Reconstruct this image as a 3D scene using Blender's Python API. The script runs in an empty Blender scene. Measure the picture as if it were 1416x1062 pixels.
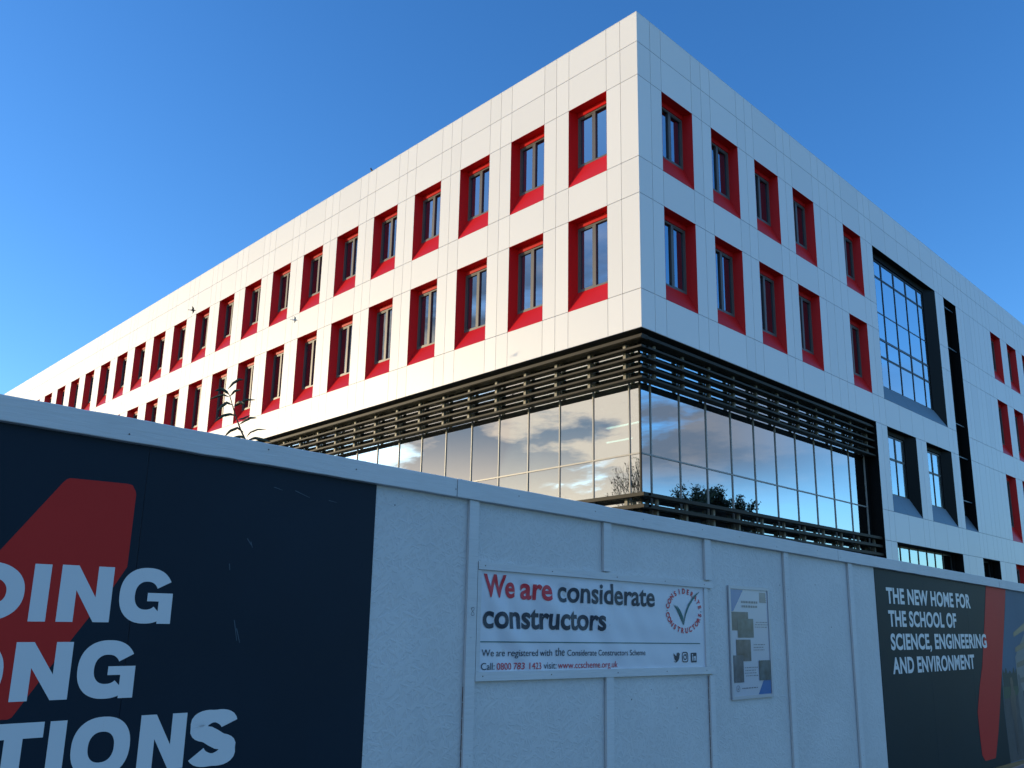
import bpy, bmesh, math, random
from mathutils import Vector, Matrix
R = math.radians
random.seed(7)
SC = bpy.context.scene
COL = SC.collection

# ------------------------------------------------------------------ camera
CAM = Vector((14.7343, -18.7450, 1.6))
yaw, pitch, roll = R(43.1759), R(13.1189), R(0.1928)
F = Vector((-math.sin(yaw)*math.cos(pitch), math.cos(yaw)*math.cos(pitch), math.sin(pitch)))
R0 = Vector((math.cos(yaw), math.sin(yaw), 0)); U0 = R0.cross(F)
RX = R0*math.cos(roll)+U0*math.sin(roll); UY = -R0*math.sin(roll)+U0*math.cos(roll)
cd = bpy.data.cameras.new('camera'); cam = bpy.data.objects.new('camera', cd); COL.objects.link(cam)
M = Matrix((RX, UY, -F)).transposed().to_4x4(); M.translation = CAM; cam.matrix_world = M
cd.sensor_width = 36; cd.lens = 1205.51/1416*36
cd.shift_x = -78.68/1416; cd.shift_y = 64.84/1416
cd.clip_start = .05; cd.clip_end = 3000
SC.camera = cam

# ------------------------------------------------------------------ sky, sun, exposure
SUN_AZ, SUN_EL = 51.5, 9.5          # degrees from -y towards -x, degrees up
w = bpy.data.worlds.new('World'); SC.world = w; w.use_nodes = True
nt = w.node_tree; nt.nodes.clear()
def N(t, nt, **kw):
    n = nt.nodes.new(t)
    for k, v in kw.items(): setattr(n, k, v)
    return n
def L(nt, a, b): nt.links.new(a, b)
out = N('ShaderNodeOutputWorld', nt)
sky = N('ShaderNodeTexSky', nt, sky_type='NISHITA', sun_disc=False, sun_elevation=R(SUN_EL), sun_rotation=R(180+SUN_AZ))
sky.air_density = 1.0; sky.dust_density = .35; sky.ozone_density = 2.2
hs = N('ShaderNodeHueSaturation', nt); hs.inputs['Saturation'].default_value = 1.22; hs.inputs['Value'].default_value = 1.17
bg = N('ShaderNodeBackground', nt); bg.inputs['Strength'].default_value = .15
L(nt, sky.outputs[0], hs.inputs['Color']); 
tint = N('ShaderNodeMix', nt, data_type='RGBA', blend_type='MULTIPLY'); tint.inputs['Factor'].default_value = 1; tint.inputs[7].default_value = (.72, .97, 1.32, 1)   # cool white balance of the clear air
L(nt, hs.outputs[0], tint.inputs[6]); L(nt, tint.outputs[2], bg.inputs['Color'])
def MT(op, a, b=None, c=None, clamp=False, tree=None):
    t = tree or nt
    n = N('ShaderNodeMath', t, operation=op, use_clamp=clamp)
    for i, v in enumerate((a, b, c)):
        if v is None: continue
        if isinstance(v, (int, float)): n.inputs[i].default_value = v
        else: L(t, v, n.inputs[i])
    return n.outputs[0]
def ramp(x, a, b, tree=None):       # smooth 0..1 between a and b
    t = tree or nt
    n = N('ShaderNodeMapRange', t, interpolation_type='SMOOTHSTEP')
    n.inputs['From Min'].default_value = a; n.inputs['From Max'].default_value = b
    L(t, x, n.inputs['Value']); return n.outputs[0]
tc = N('ShaderNodeTexCoord', nt); sep = N('ShaderNodeSeparateXYZ', nt); L(nt, tc.outputs['Generated'], sep.inputs[0])
X, Y, Z = sep.outputs
zz = MT('ADD', MT('MAXIMUM', Z, 0.0), .10)
cb = N('ShaderNodeCombineXYZ', nt); L(nt, MT('DIVIDE', X, zz), cb.inputs[0]); L(nt, MT('DIVIDE', Y, zz), cb.inputs[1]); cb.inputs[2].default_value = 3.7
n1 = N('ShaderNodeTexNoise', nt); n1.inputs['Scale'].default_value = .85; n1.inputs['Detail'].default_value = 9; n1.inputs['Roughness'].default_value = .56; n1.inputs['Distortion'].default_value = .5
L(nt, cb.outputs[0], n1.inputs['Vector'])
n2 = N('ShaderNodeTexNoise', nt); n2.inputs['Scale'].default_value = 1.5; n2.inputs['Detail'].default_value = 6; n2.inputs['Roughness'].default_value = .6
cb2 = N('ShaderNodeVectorMath', nt, operation='ADD'); cb2.inputs[1].default_value = (5.2, 1.3, 9.1); L(nt, cb.outputs[0], cb2.inputs[0]); L(nt, cb2.outputs[0], n2.inputs['Vector'])
# the cloud field lies over the half of the sky away from the building, thinning out towards it
view = MT('ADD', MT('MULTIPLY', X, -.684), MT('MULTIPLY', Y, .729))
side = ramp(view, .50, .20)
band = MT('MULTIPLY', ramp(Z, .125, .20), ramp(Z, .40, .31))
west = ramp(MT('ADD', MT('MULTIPLY', X, -.70), MT('MULTIPLY', Y, -.71)), .2, .75)    # towards the low sun
lowband = MT('MULTIPLY', MT('MULTIPLY', ramp(Z, .02, .09), ramp(Z, .50, .34)), west)
band = MT('MAXIMUM', band, lowband)
dens = MT('ADD', n1.outputs[0], MT('MULTIPLY', west, .06))
cov = MT('MULTIPLY', MT('MULTIPLY', ramp(dens, .455, .535), band), side)
cov = MT('MULTIPLY', cov, .96)
# cloud colours: grey-mauve bodies, cream where the low sun reaches them
lit = MT('MULTIPLY', ramp(n2.outputs[0], .44, .56), MT('ADD', MT('MULTIPLY', west, .52), .10))
glow = MT('MULTIPLY', MT('MULTIPLY', west, ramp(Z, .24, .12)), .8)
lit = MT('MAXIMUM', lit, glow, clamp=True)
mc = N('ShaderNodeMix', nt, data_type='RGBA'); L(nt, lit, mc.inputs['Factor'])
mc.inputs[6].default_value = (.165, .200, .270, 1); mc.inputs[7].default_value = (1.16, .87, .63, 1)
bgc = N('ShaderNodeBackground', nt); L(nt, mc.outputs[2], bgc.inputs['Color']); bgc.inputs['Strength'].default_value = 1.0
mx = N('ShaderNodeMixShader', nt); L(nt, cov, mx.inputs[0]); L(nt, bg.outputs[0], mx.inputs[1]); L(nt, bgc.outputs[0], mx.inputs[2])
# unseen pale blue cloud higher over the same half, added to brighten the shaded face
n4 = N('ShaderNodeTexNoise', nt); n4.inputs['Scale'].default_value = 1.1; n4.inputs['Detail'].default_value = 8; n4.inputs['Roughness'].default_value = .6; L(nt, cb2.outputs[0], n4.inputs['Vector'])
hi = MT('MULTIPLY', MT('MULTIPLY', ramp(Z, .46, .60), side), ramp(n4.outputs[0], .40, .58))
bgh = N('ShaderNodeBackground', nt); bgh.inputs['Color'].default_value = (.36, .66, 1.10, 1); bgh.inputs['Strength'].default_value = 1.0
mx2 = N('ShaderNodeMixShader', nt); L(nt, MT('MULTIPLY', hi, .8), mx2.inputs[0]); L(nt, mx.outputs[0], mx2.inputs[1]); L(nt, bgh.outputs[0], mx2.inputs[2])
L(nt, mx2.outputs[0], out.inputs[0])

sd = bpy.data.lights.new('sun', 'SUN'); sun = bpy.data.objects.new('sun', sd); COL.objects.link(sun)
S = Vector((-math.sin(R(SUN_AZ))*math.cos(R(SUN_EL)), -math.cos(R(SUN_AZ))*math.cos(R(SUN_EL)), math.sin(R(SUN_EL))))
sun.rotation_euler = S.to_track_quat('Z', 'Y').to_euler(); sun.location = (0, -40, 40)
sd.energy = 2.6; sd.angle = R(.5); sd.color = (1.0, .80, .50)
vs = SC.view_settings; SC.display_settings.display_device = 'sRGB'
vs.view_transform = 'Standard'; vs.look = 'None'; vs.exposure = .5; vs.gamma = 1; vs.use_curve_mapping = False
SC.render.engine = 'CYCLES'
SC.cycles.max_bounces = 8; SC.cycles.transparent_max_bounces = 12

# ------------------------------------------------------------------ materials
def mat(name, col, rough=.5, spec=.5, metal=0, var=0, varscale=3, bump=0, bumpscale=20, rand=0, coat=0):
    m = bpy.data.materials.new(name); m.use_nodes = True; t = m.node_tree
    b = t.nodes['Principled BSDF']; b.inputs['Base Color'].default_value = (*col, 1)
    b.inputs['Roughness'].default_value = rough; b.inputs['Specular IOR Level'].default_value = spec; b.inputs['Metallic'].default_value = metal
    if coat: b.inputs['Coat Weight'].default_value = coat; b.inputs['Coat Roughness'].default_value = .12
    c = N('ShaderNodeTexCoord', t)
    if var or rand:
        h = N('ShaderNodeHueSaturation', t); h.inputs['Color'].default_value = (*col, 1)
        n = N('ShaderNodeTexNoise', t); n.inputs['Scale'].default_value = varscale; n.inputs['Detail'].default_value = 6
        L(t, c.outputs['Object'], n.inputs['Vector'])
        v = MT('ADD', MT('MULTIPLY', MT('SUBTRACT', n.outputs[0], .5, tree=t), var*2, tree=t), 1.0, tree=t)
        if rand:
            oi = N('ShaderNodeObjectInfo', t)
            v = MT('ADD', v, MT('MULTIPLY', MT('SUBTRACT', oi.outputs['Random'], .5, tree=t), rand*2, tree=t), tree=t)
        L(t, v, h.inputs['Value']); L(t, h.outputs[0], b.inputs['Base Color'])
    if bump:
        n = N('ShaderNodeTexNoise', t); n.inputs['Scale'].default_value = bumpscale; n.inputs['Detail'].default_value = 5
        L(t, c.outputs['Object'], n.inputs['Vector'])
        bp = N('ShaderNodeBump', t); bp.inputs['Strength'].default_value = 1; bp.inputs['Distance'].default_value = bump
        L(t, n.outputs[0], bp.inputs['Height']); L(t, bp.outputs[0], b.inputs['Normal'])
    return m
PANEL = mat('white_cladding', (.78, .765, .75), .40, .32, var=.02, varscale=.5, rand=.028, bump=.0030, bumpscale=1.1)
RED = mat('red_metal', (.60, .010, .011), .38, .18, var=.04, varscale=2)
JOINT = mat('cavity_dark', (.05, .05, .052), .8)
FRAME = mat('window_frame_grey', (.105, .10, .094), .38, .4)
DARKMET = mat('bronze_black_metal', (.036, .031, .023), .55, .16, bump=.0006, bumpscale=6)
BLACKMET = mat('black_metal', (.005, .0065, .007), .55, .10)
DFRAME = mat('near_black_frame', (.022, .026, .03), .35, .4)
ZINC = mat('blue_grey_metal', (.11, .15, .18), .4, .5)
ALU = mat('bracket_aluminium', (.24, .23, .20), .5, .3)
MULL = mat('mullion_grey', (.30, .29, .27), .42, .4)
SOFFIT = mat('soffit_dark', (.016, .016, .017), .6)
INT = mat('interior_white', (.55, .62, .6), .7)
INTD = mat('interior_dark', (.06, .07, .07), .8)
ROOF = mat('roof_membrane', (.2, .2, .2), .8, var=.1)
CONC = mat('concrete', (.3, .29, .28), .85, var=.1)

def glassmat(name, refl, tint, wav=.0009, gl=(.82, .88, .89)):
    m = bpy.data.materials.new(name); m.use_nodes = True; t = m.node_tree; t.nodes.clear()
    o = N('ShaderNodeOutputMaterial', t); g = N('ShaderNodeBsdfGlossy', t); g.inputs['Roughness'].default_value = .0; g.inputs['Color'].default_value = (*gl, 1)
    tr = N('ShaderNodeBsdfTransparent', t); tr.inputs['Color'].default_value = (*tint, 1)
    lw = N('ShaderNodeLayerWeight', t); lw.inputs['Blend'].default_value = .25
    f = MT('ADD', MT('MULTIPLY', lw.outputs['Fresnel'], 1-refl, tree=t), refl, clamp=True, tree=t)
    mx = N('ShaderNodeMixShader', t); L(t, f, mx.inputs[0]); L(t, tr.outputs[0], mx.inputs[1]); L(t, g.outputs[0], mx.inputs[2]); L(t, mx.outputs[0], o.inputs[0])
    c = N('ShaderNodeTexCoord', t); n = N('ShaderNodeTexNoise', t); n.inputs['Scale'].default_value = .9; n.inputs['Detail'].default_value = 2
    oi = N('ShaderNodeObjectInfo', t); ad = N('ShaderNodeVectorMath', t, operation='ADD'); sc = N('ShaderNodeVectorMath', t, operation='SCALE'); cb = N('ShaderNodeCombineXYZ', t)
    L(t, oi.outputs['Random'], cb.inputs[0]); L(t, oi.outputs['Random'], cb.inputs[1]); L(t, cb.outputs[0], sc.inputs[0]); sc.inputs['Scale'].default_value = 40
    L(t, c.outputs['Object'], ad.inputs[0]); L(t, sc.outputs[0], ad.inputs[1]); L(t, ad.outputs[0], n.inputs['Vector'])
    bp = N('ShaderNodeBump', t); bp.inputs['Strength'].default_value = 1; bp.inputs['Distance'].default_value = wav
    L(t, n.outputs[0], bp.inputs['Height']); L(t, bp.outputs[0], g.inputs['Normal'])
    return m
GLASS = glassmat('curtain_glass', .68, (.75, .95, .90))
WGLASS = glassmat('window_glass', .60, (.3, .4, .42), .0014, (.44, .55, .64))

# painted OSB: strands pressed in all directions under white paint
def osb(name, col):
    m = bpy.data.materials.new(name); m.use_nodes = True; t = m.node_tree
    b = t.nodes['Principled BSDF']; b.inputs['Roughness'].default_value = .55; b.inputs['Specular IOR Level'].default_value = .35
    c = N('ShaderNodeTexCoord', t); src = c.outputs['Object']; hts = []
    for ang, sc_ in ((20, 1), (75, 1.3), (-40, .9), (130, 1.15)):
        vr = N('ShaderNodeVectorRotate', t, rotation_type='X_AXIS'); vr.inputs['Angle'].default_value = R(ang); L(t, src, vr.inputs['Vector'])
        mp = N('ShaderNodeMapping', t); mp.inputs['Scale'].default_value = (1, 11*sc_, 46*sc_); mp.inputs['Location'].default_value = (ang*.37, ang*1.3, ang*.7)
        L(t, vr.outputs[0], mp.inputs['Vector'])
        v = N('ShaderNodeTexNoise', t); v.inputs['Scale'].default_value = 1.0; v.inputs['Detail'].default_value = 1.0
        L(t, mp.outputs[0], v.inputs['Vector']); hts.append(v.outputs[0])
    h = MT('MAXIMUM', MT('MAXIMUM', hts[0], hts[1], tree=t), MT('MAXIMUM', hts[2], hts[3], tree=t), tree=t)
    n = N('ShaderNodeTexNoise', t); n.inputs['Scale'].default_value = 70; n.inputs['Detail'].default_value = 3; L(t, src, n.inputs['Vector'])
    h = MT('ADD', MT('MULTIPLY', ramp(h, .52, .66, tree=t), 1.0, tree=t), MT('MULTIPLY', n.outputs[0], .25, tree=t), tree=t)
    bp = N('ShaderNodeBump', t); bp.inputs['Distance'].default_value = .0013; L(t, h, bp.inputs['Height']); L(t, bp.outputs[0], b.inputs['Normal'])
    n3 = N('ShaderNodeTexNoise', t); n3.inputs['Scale'].default_value = 1.6; n3.inputs['Detail'].default_value = 8; L(t, src, n3.inputs['Vector'])
    # knots and nail heads, small grubby specks
    v2 = N('ShaderNodeTexVoronoi', t); v2.inputs['Scale'].default_value = 4.2; L(t, src, v2.inputs['Vector'])
    speck = ramp(v2.outputs['Distance'], .030, .018, tree=t)
    hs_ = N('ShaderNodeHueSaturation', t); hs_.inputs['Color'].default_value = (*col, 1)
    val = MT('ADD', MT('MULTIPLY', MT('SUBTRACT', n3.outputs[0], .5, tree=t), .30, tree=t), .98, tree=t)
    val = MT('ADD', val, MT('MULTIPLY', h, .05, tree=t), tree=t)
    L(t, MT('MULTIPLY', val, MT('SUBTRACT', 1.0, MT('MULTIPLY', speck, .8, tree=t), tree=t), tree=t), hs_.inputs['Value'])
    L(t, hs_.outputs[0], b.inputs['Base Color'])
    return m
OSB = osb('painted_osb', (.52, .525, .53))
def wood(name, col):
    m = mat(name, col, .55, .35); t = m.node_tree; b = t.nodes['Principled BSDF']
    c = N('ShaderNodeTexCoord', t); mp = N('ShaderNodeMapping', t); mp.inputs['Scale'].default_value = (30, 2.2, 30); L(t, c.outputs['Object'], mp.inputs['Vector'])
    n = N('ShaderNodeTexNoise', t); n.inputs['Scale'].default_value = 3; n.inputs['Detail'].default_value = 7; n.inputs['Distortion'].default_value = .6; L(t, mp.outputs[0], n.inputs['Vector'])
    n2_ = N('ShaderNodeTexNoise', t); n2_.inputs['Scale'].default_value = 2; L(t, c.outputs['Object'], n2_.inputs['Vector'])
    h = N('ShaderNodeHueSaturation', t); h.inputs['Color'].default_value = (*col, 1)
    L(t, MT('ADD', MT('ADD', MT('MULTIPLY', n.outputs[0], .22, tree=t), MT('MULTIPLY', n2_.outputs[0], .2, tree=t), tree=t), .79, tree=t), h.inputs['Value']); L(t, h.outputs[0], b.inputs['Base Color'])
    bp = N('ShaderNodeBump', t); bp.inputs['Distance'].default_value = .0015; L(t, n.outputs[0], bp.inputs['Height']); L(t, bp.outputs[0], b.inputs['Normal'])
    return m
TIMBER = wood('painted_timber', (.55, .555, .56))
VINYL = mat('navy_vinyl', (.004, .014, .027), .50, .16, var=.25, varscale=1.5, bump=.0006, bumpscale=5)
VINYLG = mat('dark_green_vinyl', (.006, .018, .025), .50, .13, var=.2, varscale=1.5, bump=.0006, bumpscale=5)
VRED = mat('red_vinyl', (.46, .026, .022), .5, .1, var=.06, bump=.0004, bumpscale=5)
VWHITE = mat('white_vinyl', (.58, .60, .62), .4, .35, var=.03)
CLOTH = mat('banner_cloth', (.58, .60, .65), .42, .4, var=.02)
INK_N = mat('navy_ink', (.010, .022, .045), .42, .4)
INK_R = mat('red_ink', (.50, .014, .035), .42, .4)
INK_T = mat('teal_ink', (.005, .10, .11), .42, .4)

# ------------------------------------------------------------------ mesh helpers
class MB:
    def __init__(s): s.v = []; s.f = []; s.m = []
    def quad(s, *p, m=0):
        i = len(s.v); s.v += [tuple(q) for q in p]; s.f.append(tuple(range(i, i+len(p)))); s.m.append(m)
    def box(s, T, a0, a1, b0, b1, c0, c1, m=0):
        i = len(s.v)
        s.v += [tuple(T(a, b, c)) for a in (a0, a1) for b in (b0, b1) for c in (c0, c1)]
        for f in ((0, 1, 3, 2), (4, 6, 7, 5), (0, 4, 5, 1), (2, 3, 7, 6), (0, 2, 6, 4), (1, 5, 7, 3)): s.f.append(tuple(i+k for k in f)); s.m.append(m)
    def tube(s, p0, p1, r0, r1, n=6, m=0):
        p0, p1 = Vector(p0), Vector(p1); d = (p1-p0)
        if d.length < 1e-6: return
        d.normalize(); a = d.orthogonal().normalized(); b = d.cross(a); i = len(s.v)
        for p, r in ((p0, r0), (p1, r1)):
            for k in range(n):
                t = 2*math.pi*k/n; s.v.append(tuple(p+(a*math.cos(t)+b*math.sin(t))*r))
        for k in range(n): s.f.append((i+k, i+(k+1) % n, i+n+(k+1) % n, i+n+k)); s.m.append(m)
    def mesh(s, name, mats, recalc=True, smooth=False):
        me = bpy.data.meshes.new(name); me.from_pydata(s.v, [], s.f)
        for q in (mats if isinstance(mats, (list, tuple)) else [mats]): me.materials.append(q)
        me.polygons.foreach_set('material_index', s.m)
        if recalc:
            b = bmesh.new(); b.from_mesh(me); bmesh.ops.recalc_face_normals(b, faces=b.faces); b.to_mesh(me); b.free()
        if smooth:
            for p in me.polygons: p.use_smooth = True
        me.update(); return me
def link(name, me, parent=None, loc=None, **kw):
    o = bpy.data.objects.new(name, me); COL.objects.link(o)
    l = Vector(loc) if loc is not None else Vector((0, 0, 0))
    if parent is not None:
        o.parent = parent; wl = Vector(parent['_w']) ; l = l - wl
    o.location = l; o['_w'] = list(loc) if loc is not None else [0., 0., 0.]
    for k, v in kw.items(): o[k] = v
    return o
def thing(name, label, cat, loc=(0, 0, 0), group=None):
    o = link(name, None, None, loc, label=label, category=cat); o.empty_display_size = .3
    if group: o['group'] = group
    return o
def ident(a, b, c): return (a, b, c)
TL = lambda s, d, z: (-s, d, z)       # long sunlit face, s metres from the corner, d metres into the building
TR = lambda s, d, z: (-d, s, z)       # shaded face

# ------------------------------------------------------------------ ground
g = MB(); g.quad((-900, -900, 0), (900, -900, 0), (900, 900, 0), (-900, 900, 0))
GR = mat('grass_ground', (.06, .075, .035), .9, var=.3, varscale=.4)
link('ground', g.mesh('ground', GR), kind='structure')
g = MB(); g.box(ident, 10.9, 19.5, -60, 60, -.2, .004)
PAVE = mat('pavement', (.17, .165, .16), .85, var=.2, varscale=2, bump=.003, bumpscale=60)
link('pavement', g.mesh('pavement', PAVE), kind='structure')
g = MB(); g.quad((19.5, -90, .008), (27, -90, .008), (27, 90, .008), (19.5, 90, .008))
link('road', g.mesh('road', mat('asphalt', (.05, .05, .052), .85, var=.2, varscale=3, bump=.004, bumpscale=90)), kind='structure')
g = MB(); g.quad((-90, -14, .004), (9.5, -14, .004), (9.5, 60, .004), (-90, 60, .004))
link('construction_yard', g.mesh('yard', mat('gravel_yard', (.16, .14, .12), .95, var=.3, varscale=2)), kind='structure')

# ------------------------------------------------------------------ building
ZT, Z1, R1T, R1B, R2T, R2B, ZB, R3B, R4T = 20.71, 19.66, 18.48, 15.69, 14.48, 11.42, 10.22, 6.58, 5.33
BW = thing('school_building', 'large white panelled building with red window recesses and glazed lower corner behind the site hoarding', 'building', (0, 0, 0))
MOD, WL, WR = 2.776, 1.27, 2.907
NL = 26
def cells(seams, zlines, skip):
    out = []
    for z1, z0 in zip(zlines[:-1], zlines[1:]):
        for a, b in zip(seams[:-1], seams[1:]):
            if not skip((a+b)/2, (z0+z1)/2): out.append((a, b, z0, z1))
    return out
LEND = WL+NL*MOD-.57
seamL = [0, .69, 1.27]
for k in range(NL):
    b = k*MOD; seamL += [WR+b, WR+b+.57]
    if k < NL-1: seamL += [WL+b+MOD]
seamL = sorted(set(round(x, 3) for x in seamL))
LEND = seamL[-1]
def in_winL(s):
    q = (s-WL) % MOD
    return s > WL and q < WR-WL
CURT_L, CURT_R = 25.0+.73, 15.55
# snap the left end of the curtain wall to a seam
CURT_L = min(seamL, key=lambda x: abs(x-25.6))
def skipL(s, z):
    if in_winL(s) and (R1B < z < R1T or R2B < z < R2T): return True
    if z < ZB and s < CURT_L: return True
    if z < ZB and in_winL(s) and R3B < z < ZB: return True
    return False
cellL = cells(seamL, [ZT, Z1, R1T, R1B, R2T, R2B, ZB, R3B, R4T, 2.2, .1], skipL)
# shaded face: openings (name, s0, s1, z0, z1)
winR = []
for k in range(4): winR.append((1.22+k*MOD, 2.885+k*MOD))
winR.append((13.78, 15.42))
farR = [31.98+k*2.87 for k in range(6)]
REND = farR[-1]+3.2
openR = []
for a, b in winR: openR += [(a, b, R1B, R1T), (a, b, R2B, R2T)]
for a in farR: openR += [(a, a+1.68, R1B, R1T), (a, a+1.68, R2B, R2T), (a, a+1.68, R3B, ZB), (a, a+1.68, 2.2, R4T)]
BIG = (16.6, 23.8, R2B, R1T); SLOT = (24.95, 26.66, R3B, R1T); WA = (16.64, 19.68, R3B, ZB); WB_ = (20.87, 23.93, R3B, ZB)
STRIP = (16.72, 24.17, 2.2, R4T); SMALL = (26.90, 29.42, 2.2, R4T)
special = [BIG, SLOT, WA, WB_, STRIP, SMALL]
def insec(s, z, o): return o[0] < s < o[1] and o[2] < z < o[3]
def skipR(s, z): return any(insec(s, z, o) for o in openR+special) or (z < ZB and s < CURT_R)
sU = [0, .66, 1.22]
for k in range(4): sU += [2.885+k*MOD, 3.45+k*MOD, 3.996+k*MOD]
sU[-1] = 12.46; sU += [13.15, 13.78, 15.42, 15.99, 16.6, 18.06, 19.4, 20.72, 22.25, 23.8, 24.37, 24.95, 26.66, 27.2, 27.75, 28.7, 29.3, 30.0, 30.8, 31.4]
for k, a in enumerate(farR): sU += [a, a+1.68] + ([a+2.27] if k < 5 else [REND])
sU = sorted(set(sU))
sLo = [15.55, 16.1, 16.64, 18.1, 19.68, 20.27, 20.87, 22.4, 23.93, 24.4, 24.95, 26.66]+[x for x in sU if x > 26.7]
sG = [15.55, 16.12, 16.72, 18.1, 19.68, 20.9, 22.4, 24.17, 24.9, 25.9, 26.90, 28.1, 29.42, 30.2, 31.1]+[x for x in sU if x > 31.9]
cellR = cells(sU, [ZT, Z1, R1T, R1B, R2T, R2B], skipR) + cells([x for x in sU if x < 15.5]+[15.99, 16.6]+[x for x in sU if x > 16.7], [R2B, ZB], skipR) \
    + cells(sLo, [ZB, R3B, R4T], skipR) + cells(sG, [R4T, 2.2, .1], skipR)

def pix(p):
    v = Vector(p)-CAM; q = v.dot(F)
    if q < .1: return None
    return (1024*(v.dot(RX)/q*1205.51/1416), 1024*(v.dot(UY)/q*1205.51/1416))
def area(T, a, b, z0, z1):
    P = [pix(T(s, 0, z)) for s, z in ((a, z0), (b, z0), (b, z1), (a, z1))]
    if None in P: return 0
    A = 0
    for i in range(4): x, y = P[i]; u, v = P[(i+1) % 4]; A += x*v-u*y
    return abs(A)/2
GAP = .0085
allc = [(area(TL, *c), TL, c) for c in cellL]+[(area(TR, *c), TR, c) for c in cellR]
allc.sort(key=lambda q: -q[0])
def panel_mb(mb, T, c, off=(0, 0, 0)):
    a, b, z0, z1 = c
    g0 = 0 if a == 0 and T is TR else GAP       # the shaded face's first panel runs up behind the corner
    a0 = .032 if (a == 0 and T is TR) else (0 if a == 0 else a+GAP)
    mb.box(T, a0, b-GAP, .0, .03, z0+GAP, z1-GAP*(0 if z1 == ZT else 1))
for ar, T, c in allc[:300]:
    mb = MB(); panel_mb(mb, T, c)
    link('facade_panel', mb.mesh('panel', PANEL), BW)
mb = MB()
for ar, T, c in allc[300:]: panel_mb(mb, T, c)
link('facade_panel_field', mb.mesh('panels', PANEL), BW, kind='stuff')

# backing wall behind the joints and round the openings
mb = MB()
def band(T, a, b, z0, z1): mb.box(T, a, b, .034, .60, z0, z1)
for z0, z1 in ((R1T+.02, ZT-.01), (R2T+.02, R1B-.0), (ZB+.0, R2B-.0)): band(TL, .64, LEND, z0, z1)
for k in range(-1, NL):
    a = .62 if k < 0 else WR+k*MOD+.004; b = WL+(k+1)*MOD-.004 if k < NL-1 else LEND
    for z0, z1 in ((R1B, R1T+.02), (R2B, R2T+.02)): band(TL, a, b, z0+.0, z1)
band(TL, CURT_L+.02, LEND, .1, ZB)
# shaded face: piers between whatever openings each row has
def piers(z0, z1, s0, s1, ops):
    ops = sorted(o for o in ops if o[2] <= z0+.3 and o[3] >= z1-.3); x = s0
    for o in ops:
        if o[0]-x > .01: band(TR, x, o[0]-.004, z0, z1)
        x = o[1]+.004
    if s1-x > .01: band(TR, x, s1, z0, z1)
ops = openR+special
piers(R1T+.02, ZT-.01, .034, REND, [])
piers(R1B, R1T+.02, .034, REND, ops); piers(R2T+.02, R1B, .034, REND, [BIG, SLOT]); piers(R2B, R2T+.02, .034, REND, ops)
piers(ZB, R2B, .034, REND, [SLOT])
piers(R3B, ZB, CURT_R+.01, REND, ops); piers(R4T+.01, R3B, CURT_R+.01, REND, []); piers(2.2, R4T+.01, CURT_R+.01, REND, ops); piers(.05, 2.2, CURT_R+.01, REND, [])
link('backing_wall', mb.mesh('backing', JOINT), BW)
# solid core of the upper floors and the far ends
mb = MB()
for bx in ((-LEND+.3, -.62, .62, REND-.3, ZB+.35, ZT-.35), (-LEND+.3, -CURT_L-.1, .62, REND-.3, 0, ZB+.34), (-CURT_L+.2, -.62, CURT_R+.3, REND-.3, 0, ZB+.34)):
    mb = MB(); mb.box(ident, *bx); link('wall', mb.mesh('core', INTD), BW)
for bx in ((-LEND+.01, -.1, REND-.28, REND+.02, 0, ZT-.02), (-LEND-.02, -LEND+.28, .0, REND-.3, 0, ZT-.02)):
    mb = MB(); mb.box(ident, *bx); link('end_wall', mb.mesh('end_wall', PANEL), BW)
mb = MB(); mb.box(ident, -LEND+.3, -.62, .62, REND-.3, ZT-.349, ZT-.30); link('roof', mb.mesh('roof', ROOF), BW)
for T, a, b in ((TL, -.002, LEND), (TR, .452, REND)):
    mb = MB(); mb.box(T, a, b, -.002, .45, ZT+.003, ZT+.02); link('parapet_coping', mb.mesh('coping', PANEL), BW)
mb = MB(); mb.box(TL, .60, CURT_L, .036, .60, ZB+.002, ZB+.34); link('soffit', mb.mesh('soffit', SOFFIT), BW)
mb = MB(); mb.box(TR, .034, CURT_R, .036, .60, ZB-.002, ZB+.0); link('soffit', mb.mesh('soffit', SOFFIT), BW)

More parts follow.
